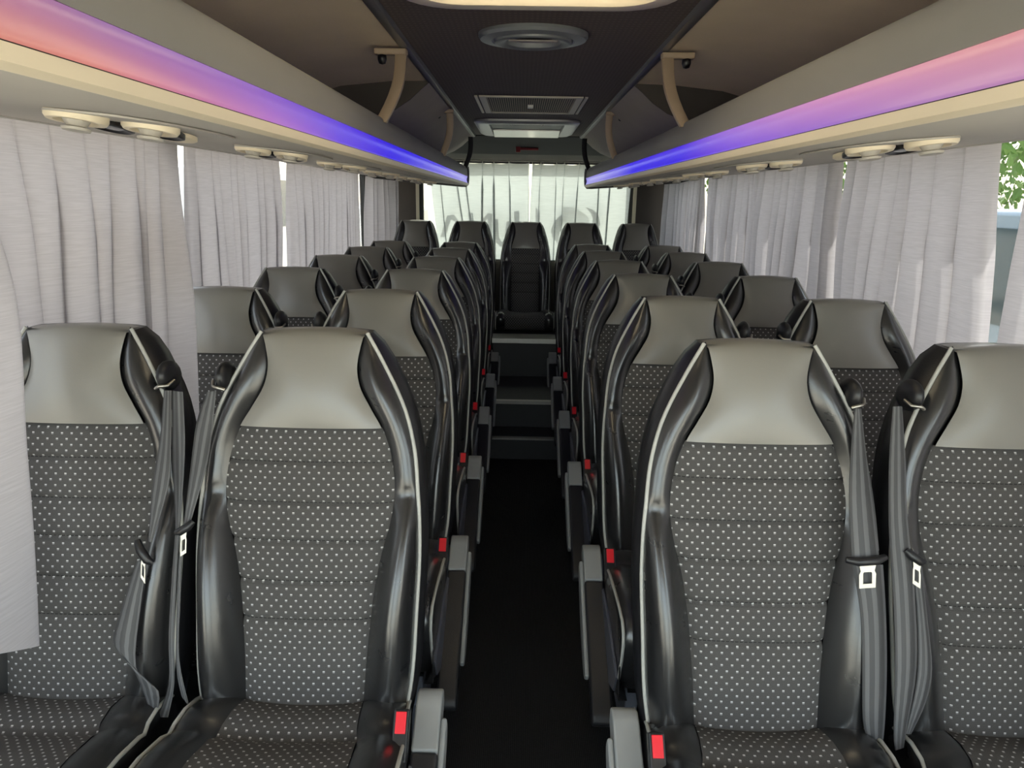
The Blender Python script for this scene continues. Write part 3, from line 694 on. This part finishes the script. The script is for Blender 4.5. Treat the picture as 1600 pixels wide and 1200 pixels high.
# passenger service panels under the racks: two air nozzles, two dark lamps, a cream speaker
def build_service(sx, y, n):
    sd = 'left' if sx < 0 else 'right'
    zc = lambda x: 1.557+(x-.449)*.085
    xc = .67; tilt = math.atan(.085)
    t = thing('service_panel', 'cluster of cream air nozzles and dark lamps under the %s rack, %s from the front' % (sd, ROWN[n] if n else 'first'), 'overhead service panel', (sx*xc, y, zc(xc)-.001), 'service panels under the racks')
    t.rotation_euler = (0, -tilt*sx, 0)
    def oval(m, cx, cy, rx, ry, prof, tl=-6, z=-.004):
        m.lathe([(a, -b) for a, b in prof], 28, (sx*cx, cy, z), rx, ry, Matrix.Rotation(math.radians(tl), 3, 'X')); return m
    m = MB(); n_ = 40
    poly = [(.105*math.copysign(abs(math.cos(2*PI*k/n_))**.6, math.cos(2*PI*k/n_)), .21*math.copysign(abs(math.sin(2*PI*k/n_))**.9, math.sin(2*PI*k/n_))+.05) for k in range(n_)]
    m.prism(poly, lambda a, b: (a, b, .0), lambda a, b: (a, b, -.003)); m.f = [f[::-1] for f in m.f]
    obj('base_plate', m, M['under2'], t, angle=40)
    for cx, cy in ((-.03, -.01), (.035, -.105)):
        m = oval(MB(), cx, cy, .044, .044, [(1, -.012), (1, .005), (.92, .010), (.72, .010), (.64, .004), (.62, -.002), (0, -.002)])
        ring = obj('air_nozzle', m, M['cream'], t, angle=40, label='cream air nozzle ring')
        m = oval(MB(), cx, cy, .019, .019, [(1.2, -.003), (1.05, .006), (.7, .017), (1.1, .019), (1.0, .023), (0, .023)])
        nz = obj('nozzle_cone', m, M['under2'], ring, angle=40)
        m = MB()
    for cx, cy in ((.055, .015), (.0, .085)):
        m = oval(MB(), cx, cy, .034, .060, [(1, .0), (1, .008), (.88, .010), (.8, .007), (0, .007)])
        lm = obj('reading_lamp', m, M['black_plastic'], t, angle=40, label='dark oval reading lamp')
        m = oval(MB(), cx, cy, .022, .040, [(1, .0065), (.6, .009), (0, .010)]); obj('lens', m, M['lens'], lm)
    m = oval(MB(), .03, .175, .045, .075, [(1, .0), (1, .007), (.9, .010), (.0, .012)], -4, -.004)
    obj('speaker', m, M['cream'], t, angle=40, label='cream oval speaker')
    return t
M['lens'] = mat('smoked_lens', (.20, .20, .21), .15, .3)
for n in range(6):
    build_service(-1, 1.25+.735*n, n)
    build_service(1, 1.47+.735*n, n)

# ------------------------------------------------------------------ ceiling fittings
def rrect(hx, y0, y1, rad, n=6):
    pts = []; cy = (y0+y1)/2; hy = (y1-y0)/2
    for sx, sy, a0 in ((1, 1, 0), (-1, 1, 90), (-1, -1, 180), (1, -1, 270)):
        for k in range(n+1):
            a = math.radians(a0+90*k/n); pts.append((sx*(hx-rad)+rad*math.cos(a), cy+sy*(hy-rad)+rad*math.sin(a)))
    return pts
def frame_mesh(loops):
    # loops: list of (pts, z), equal counts
    m = MB(); m.grid([[(x, y, z) for x, y in pts] for pts, z in loops], closed=True); return m
ht = thing('roof_hatch', 'cream framed roof hatch at the front of the dark ceiling panel', 'roof hatch', (0, 0, 0))
o_, i_ = rrect(HX+.03, HY0-.03, HY1+.03, .13), rrect(HX-.025, HY0+.025, HY1-.025, .10)
i2 = rrect(HX-.02, HY0+.02, HY1-.02, .10)
obj('hatch_frame', frame_mesh([(o_, ZC-.001), (o_, ZC-.014), (rrect(HX+.02, HY0-.02, HY1+.02, .13), ZC-.022), (i2, ZC-.022), (i_, ZC-.012), (i_, ZC+.075)]), M['hatch_frame'] if 'hatch_frame' in M else M['cream'], ht, angle=40, label='cream hatch frame')
m = MB(); pts = rrect(HX-.02, HY0+.02, HY1-.02, .10)
m.prism(pts, lambda a, b: (a, b, ZC+.062), lambda a, b: (a, b, ZC+.066)); obj('hatch_panel', m, M['hatch'], ht, smooth=False, label='translucent hatch panel')

v = thing('roof_ventilator', 'round grey ring ventilator in the dark ceiling behind the hatch', 'vent', (-.005, 2.215, ZC)); v.scale = (1, .88, 1)
m = MB(); m.lathe([(.156, 0), (.156, -.008), (.150, -.016), (.118, -.020), (.112, -.014)], 48); obj('outer_ring', m, M['vent_grey'], v, angle=35)
m = MB(); m.lathe([(.113, -.013), (.110, -.024), (.100, -.027), (.080, -.022), (.074, -.008), (.073, -.002)], 48); obj('inner_ring', m, M['vent_grey'], v, angle=35)
m = MB(); m.lathe([(.074, -.004), (.05, -.002), (0, -.001)], 40); obj('recess', m, M['dark'], v)
m = MB(); m.prism([(.070*math.cos(PI*k/16), .062*math.sin(PI*k/16)) for k in range(17)], lambda a, b: (a, b, -.018+.10*b), lambda a, b: (a, b, -.014+.10*b)); obj('flap', m, M['tan_dark'], v, smooth=False, label='pale half-round flap')

g = thing('return_air_grille', 'rectangular grille with pale end strips in the dark ceiling', 'grille', (.003, 3.76, ZC))
m = MB(); hx, hy = .257, .318
for a, b, c, d in ((-hx, -hx+.014, -hy, hy), (-hx+.021, -hx+.052, -hy, hy), (hx-.014, hx, -hy, hy), (hx-.052, hx-.021, -hy, hy), (-hx+.052, hx-.052, -hy, -hy+.028), (-hx+.052, hx-.052, hy-.028, hy)):
    m.box(a, b, c, d, -.008, -.0005)
obj('grille_frame', m, M['alu_pale'] if 'alu_pale' in M else M['beige'], g, smooth=False, bevel=.0015)
m = MB(); m.box(-hx, hx, -hy, hy, -.002, -.0006); obj('grille_back', m, M['brown'], g, smooth=False)
m = MB()
for k in range(40):
    x = -hx+.057+k*(2*hx-.114)/39; m.box(x-.0014, x+.0014, -hy+.028, hy-.028, -.007, -.002)
obj('slats', m, M['tan_plastic'], g, smooth=False)
m = MB(); m.box(-.013, .013, -.035, .035, -.014, -.004); obj('latch', m, M['off_white'], g, smooth=False, bevel=.002, label='off-white latch')

c = thing('overhead_console', 'silver recessed console in the dark ceiling in front of the rear bulkhead', 'console', (-.01, 4.88, ZC))
o1, o2 = rrect(.315, -.47, .47, .10), rrect(.29, -.44, .44, .09); in1 = rrect(.225, -.40, .36, .03)
obj('console_frame', frame_mesh([(o1, -.0005), (o1, -.012), (o2, -.024), (in1, -.024), (in1, -.002)]), M['silver'], c, angle=35)
m = MB(); m.prism(rrect(.225, -.40, .36, .03), lambda a, b: (a, b, -.002), lambda a, b: (a, b, -.004)); m.f = [f[::-1] for f in m.f]; obj('console_shade_plate', m, M['step'], c, smooth=False)  # flat dark plate, its colour stands in for the pocket's shade
m = MB(); m.prism([(.12, -.012), (.38, -.034), (.42, -.03), (.42, -.022), (.12, -.004)], lambda a, b: (-.222, a, b), lambda a, b: (.222, a, b)); obj('console_lip', m, M['alu'], c, smooth=False, bevel=.003, label='bright metal lip')
for x in (-.1, .1):
    m = MB(); m.lathe([(.008, 0), (.008, -.006), (0, -.008)], 12, (x, -.2, -.004)); obj('screw', m, M['chrome'], c)

# unreadable red mark on the bulkhead; its hammer shape is made up
hm = thing('red_bulkhead_mark', 'small red hammer-shaped mark on the charcoal bulkhead above the rear curtains', 'mark', (.0, 5.70, 1.838))
hm.rotation_euler = (math.radians(22), 0, 0)
m = MB(); m.box(-.055, .085, -.012, .0, -.010, .008); obj('mark_bar', m, M['red_dark'] if 'red_dark' in M else M['red'], hm, smooth=False, bevel=.004)
m = MB(); m.box(-.085, -.050, -.016, .0, -.026, .024); obj('mark_block', m, M['red_dark'] if 'red_dark' in M else M['red'], hm, smooth=False, bevel=.005)

# ------------------------------------------------------------------ curtains
def curtain(label, ea, eb, ztop, zbot, npl, amp, seed, material, group, axis='y', nz=26, name='window_curtain', inward=-1, rise=0):
    """ea/eb: the two side edges as (u, d) points from top to hem; u runs along the wall, d is the distance across the coach"""
    rnd = random.Random(seed); NP = 16
    def edge(E, t):
        n = len(E)-1; x = [k/n for k in range(n+1)]
        return interp(list(zip(x, [p[0] for p in E])), t), interp(list(zip(x, [p[1] for p in E])), t)
    cuts = [0]
    for _ in range(npl): cuts.append(cuts[-1]+rnd.uniform(.55, 1.45))
    cuts = [q/cuts[-1] for q in cuts]
    deps = [rnd.uniform(.6, 1.3) for _ in range(npl)]; drift = [rnd.uniform(-.45, .45)/npl for _ in range(npl+1)]; drift[0] = drift[-1] = 0
    ovl = [rnd.uniform(.15, .32) for _ in range(npl)]
    us = [(k, q/NP) for k in range(npl) for q in range(NP)]+[(npl-1, 1.0)]
    m = MB(); rows = []
    for i in range(nz+1):
        t = i/nz; row = []; (ua, da), (ub, db) = edge(ea, t), edge(eb, t)
        fade = min(1, .35+t*2.5)
        for k, f in us:
            c0 = cuts[k]+drift[k]*t; c1 = cuts[k+1]+drift[k+1]*t
            s = c0+(c1-c0)*(f-ovl[k]*fade*math.sin(2*PI*f))
            prof = (math.sin(PI*f)**.6) if 0 < f < 1 else 0
            d = da+(db-da)*min(1, max(0, s))+inward*amp*deps[k]*fade*(prof-.6)
            d += inward*amp*.35*math.sin(2*PI*(s*1.3+seed*.37))*t+amp*.12*math.sin(7*t+seed+5*s)
            u = ua+(ub-ua)*s; z = ztop+(zbot+rise*(1-s)-ztop)*t
            if i == 0: z -= .012*prof*deps[k]
            row.append((d, u, z) if axis == 'y' else (u, d, z))
        rows.append(row)
    m.grid(rows)
    o = obj(name, m, material); tag(o, label, 'curtain', group)
    for k in range(npl+1):
        j = min(k*NP, len(us)-1); x, y, z = rows[0][j]; h = MB()
        h.tube([(x, y, z-.006), (x, y, z+.006), (x, y, z+.012)], [.0032, .0034, .002], 6)
        obj('curtain_hook', h, M['chrome'], o)
    return o
GL, GR = 'curtains along the left windows', 'curtains along the right windows'
CX, ZT_C, ZB_C, KY = 1.222, 1.638, .46, 1.047
def side_curtain(sx, label, a, b, npl, amp, seed, ztop=ZT_C, zbot=ZB_C):
    # a, b: along-wall positions of the two edges, top and hem, measured at 1.18 m from the middle and pushed out to the rail
    f = lambda E: [(y*KY, sx*(CX if d is None else d)) for y, d in E]
    return curtain(label, f(a), f(b), ztop, zbot, npl, amp, seed, M['curtain'], GL if sx < 0 else GR, inward=-sx)
N = None
curtain('nearest left curtain, its hem draped over the side of the front window seat', [(.35, -CX), (.38, -CX+.02), (.42, -CX+.04), (.45, -CX+.05)], [(1.52, -CX+.01), (1.41, -1.035), (1.285, -.975), (1.19, -.945)], ZT_C, .62, 8, .03, 3, M['curtain'], GL, inward=1, rise=.35)
curtain('wide grey curtain on the left behind the front window seat', [(1.53, -CX), (1.53, -CX+.01), (1.53, -CX+.01)], [(2.60, -CX), (2.40, -1.137), (2.09, -.992), (2.02, -.975), (1.95, -.955), (1.92, -.94)], ZT_C, .52, 9, .036, 5, M['curtain'], GL, inward=1)
side_curtain(-1, 'left curtain behind the second row window seat', [(2.52, N), (2.46, N)], [(3.49, N), (3.29, N)], 10, .036, 8)
side_curtain(-1, 'left curtain right of the bright gap, beside the fourth row', [(3.63, N), (3.46, N)], [(5.17, N), (5.02, N)], 14, .032, 11)
curtain('last left curtain pulled round to the dark rear corner panel', [(5.66, -CX), (5.50, -CX)], [(5.92, -1.02), (5.90, -1.04)], ZT_C, ZB_C, 6, .022, 15, M['curtain'], GL, inward=1)
side_curtain(1, 'nearest right curtain at the edge of the picture, before the bright gap', [(.45, N), (.45, N)], [(1.80, N), (1.73, N)], 9, .04, 21)
side_curtain(1, 'wide sunlit curtain on the right beside the front two rows', [(1.905, N), (1.80, N)], [(2.785, N), (2.68, N)], 8, .056, 23)
side_curtain(1, 'right curtain behind the second row, left of the narrow gap', [(2.82, N), (2.80, N)], [(3.79, N), (3.68, N)], 9, .052, 29)
side_curtain(1, 'right curtain beside the fourth row with many narrow folds', [(3.81, N), (3.70, N)], [(4.80, N), (4.68, N)], 10, .044, 31)
side_curtain(1, 'right curtain beside the fifth row after the thin blue gap', [(4.93, N), (4.84, N)], [(5.35, N), (5.30, N)], 6, .03, 37)
curtain('last right curtain drawn to the dark rear corner panel', [(5.63, CX), (5.60, CX)], [(5.93, CX-.13), (5.93, CX-.13)], ZT_C, ZB_C, 5, .018, 41, M['curtain'], GR, inward=-1)
GB = 'pale curtains across the rear window'
curtain('pale rear curtain, left half, faint lettering shadows on it', [(-.790, 5.975), (-.70, 5.965)], [(.020, 5.975), (.030, 5.965)], 1.748, .985, 7, .018, 51, M['rear_curtain'], GB, axis='x')
curtain('pale rear curtain, right half, striped emblem shadow on it', [(.046, 5.975), (.022, 5.960)], [(.84, 5.975), (.80, 5.965)], 1.748, .985, 7, .018, 57, M['rear_curtain'], GB, axis='x')
# curtain rails
for sx, sd in ((-1, 'left'), (1, 'right')):
    m = MB(); m.tube([(sx*CX, .3, 1.654), (sx*CX, 5.95, 1.654)], .0045, 8); tag(obj('curtain_rail', m, M['rail']), 'thin rail carrying the %s window curtains' % sd, 'curtain rail', 'curtain rails')
m = MB(); m.tube([(-.85, 5.975, 1.7595), (.85, 5.975, 1.7595)], .0045, 8); tag(obj('curtain_rail', m, M['rail']), 'thin rail carrying the pale rear curtains', 'curtain rail', 'curtain rails')

# vinyl lettering and emblem on the rear window pane (read backwards from inside)
DEC = [
    [(-.693,1.163),(-.632,1.341),(-.575,1.35),(-.53,1.29),(-.56,1.29),(-.6,1.312),(-.65,1.164)],
    [(-.465,1.362),(-.426,1.362),(-.416,1.292),(-.42,1.05),(-.46,1.05),(-.452,1.292)],
    [(-.40,1.255),(-.304,1.359),(-.272,1.351),(-.271,1.05),(-.303,1.05),(-.304,1.317),(-.38,1.235)],
    [(-.255,1.308),(-.223,1.308),(-.214,1.171),(-.188,1.129),(-.193,1.091),(-.237,1.128),(-.251,1.202)],
    [(-.193,1.091),(-.188,1.129),(-.165,1.16),(-.155,1.29),(-.12,1.30),(-.125,1.15),(-.15,1.10)],
    [(-.095,1.378),(-.052,1.381),(-.030,1.06),(-.072,1.06)],
    [(.084,1.417),(.118,1.382),(.125,1.05),(.093,1.05)],
    [(.287,1.356),(.235,1.305),(.211,1.241),(.228,1.178),(.271,1.126),(.279,1.2),(.303,1.275),(.3,1.348)],
    [(.485,1.416),(.548,1.396),(.588,1.358),(.608,1.29),(.59,1.2),(.53,1.2),(.542,1.289),(.546,1.331),(.528,1.372)],
]
DX, DZ = .026, .080
m = MB()
for pl in DEC: m.prism(pl, lambda a, b: (a+DX, YR+.0335, b+DZ), lambda a, b: (a+DX, YR+.0345, b+DZ))
for k in range(13):
    z = 1.415-k*.0105; xr = .36+.156*math.sin(min(1, (1.424-z)/.11)*PI/2)
    x = .302+DX; m.box(x, xr+DX, YR+.0335, YR+.0345, z+DZ-.0028, z+DZ+.0028)
tag(obj('window_lettering', m, M['decal'], smooth=False), 'mirrored grey lettering and striped emblem on the rear window pane', 'lettering')

# ------------------------------------------------------------------ outside
mb = MB(); mb.box(-40, 40, -40, 40, -1.3, -1.1); struct(obj('ground', mb, M['asphalt'], smooth=False), 'pale concrete yard outside the coach', 'ground')
def tree(label, x, y, h, r, seed):
    rnd = random.Random(seed); t = thing('tree', label, 'tree', (x, y, -1.1), 'trees outside the windows')
    m = MB(); m.tube([(0, 0, 0), (.05, 0, h*.3), (0, .05, h*.6)], [.22, .16, .08], 10); obj('trunk', m, M['bark'], t)
    m = MB()
    for k in range(3000):
        a, b, q = rnd.uniform(0, 2*PI), rnd.uniform(-1, 1), rnd.random()**.4*r
        s_ = math.sqrt(1-b*b); p = Vector((q*s_*math.cos(a), q*s_*math.sin(a), h*.66+q*b*1.05))
        L = rnd.uniform(.05, .11)*r*.55; e = Euler((rnd.uniform(0, 6), rnd.uniform(0, 6), rnd.uniform(0, 6))).to_matrix()
        m.add([p+e@Vector(c_)*L for c_ in ((-1, 0, 0), (-.2, -.5, .1), (1, 0, 0), (-.2, .5, .1))], [(0, 1, 2, 3)])
    obj('crown', m, M['leaf'], t, smooth=False)
def vehicle(name, label, cat, x, y, L, Wd, H, paint, sxd, hood=.0):
    t = thing(name, label, cat, (x, y, -1.1)); hw = Wd/2
    m = MB(); prof = [(-L/2, .35), (-L/2, H*.55), (-L/2+.25, H*.62), (-L/2+.25+hood, H*.64), (-L/2+.75+hood, H-.06), (-L/2+1.1+hood, H), (L/2-.35, H), (L/2-.08, H*.62), (L/2, H*.5), (L/2, .35)]
    m.prism(prof, lambda a, b: (-hw, a, b), lambda a, b: (hw, a, b)); obj('body', m, paint, t, smooth=False, bevel=.06)
    for sg in (-1, 1):
        m = MB(); xx = sorted((sg*(hw-.01), sg*(hw+.012)))
        m.prism([(-L/2+.65+hood, H*.66), (-L/2+1.05+hood, H-.14), (L/2-.45, H-.14), (L/2-.25, H*.66)], lambda a, b: (xx[0], a, b), lambda a, b: (xx[1], a, b)); obj('side_window', m, M['dark_glass'], t, smooth=False)
        for yy in (-L/2+.85, L/2-.85):
            m = MB(); m.lathe([(0, -.11), (.2, -.11), (.34, -.1), (.34, .1), (.2, .11), (0, .11)], 24, (sg*(hw-.10), yy, .34), m=Matrix.Rotation(PI/2, 3, 'Y')); obj('wheel', m, M['tyre'], t, angle=40)
vehicle('van', 'blue-grey van parked outside the gap in the right curtains', 'van', 4.6, 6.4, 5.2, 1.9, 2.55, M['car_blue'], -1)
vehicle('bus', 'white bus with a dark window band parked outside the left gap', 'bus', -6.0, 15.5, 11, 2.5, 3.0, M['car_white'], 1)
vehicle('van', 'white van parked outside the rear left window', 'van', -4.4, 24.5, 5.0, 1.9, 2.3, M['car_white'], 1)
tree('leafy green tree beyond the van right of the coach', 8.6, 10.0, 6.0, 2.4, 1)
tree('leafy green tree further back on the right of the coach', 9.5, 15.5, 6.6, 2.6, 2)
tree('leafy green tree in the distance on the right, farthest of the three', 7.5, 22.0, 6.0, 2.4, 4)
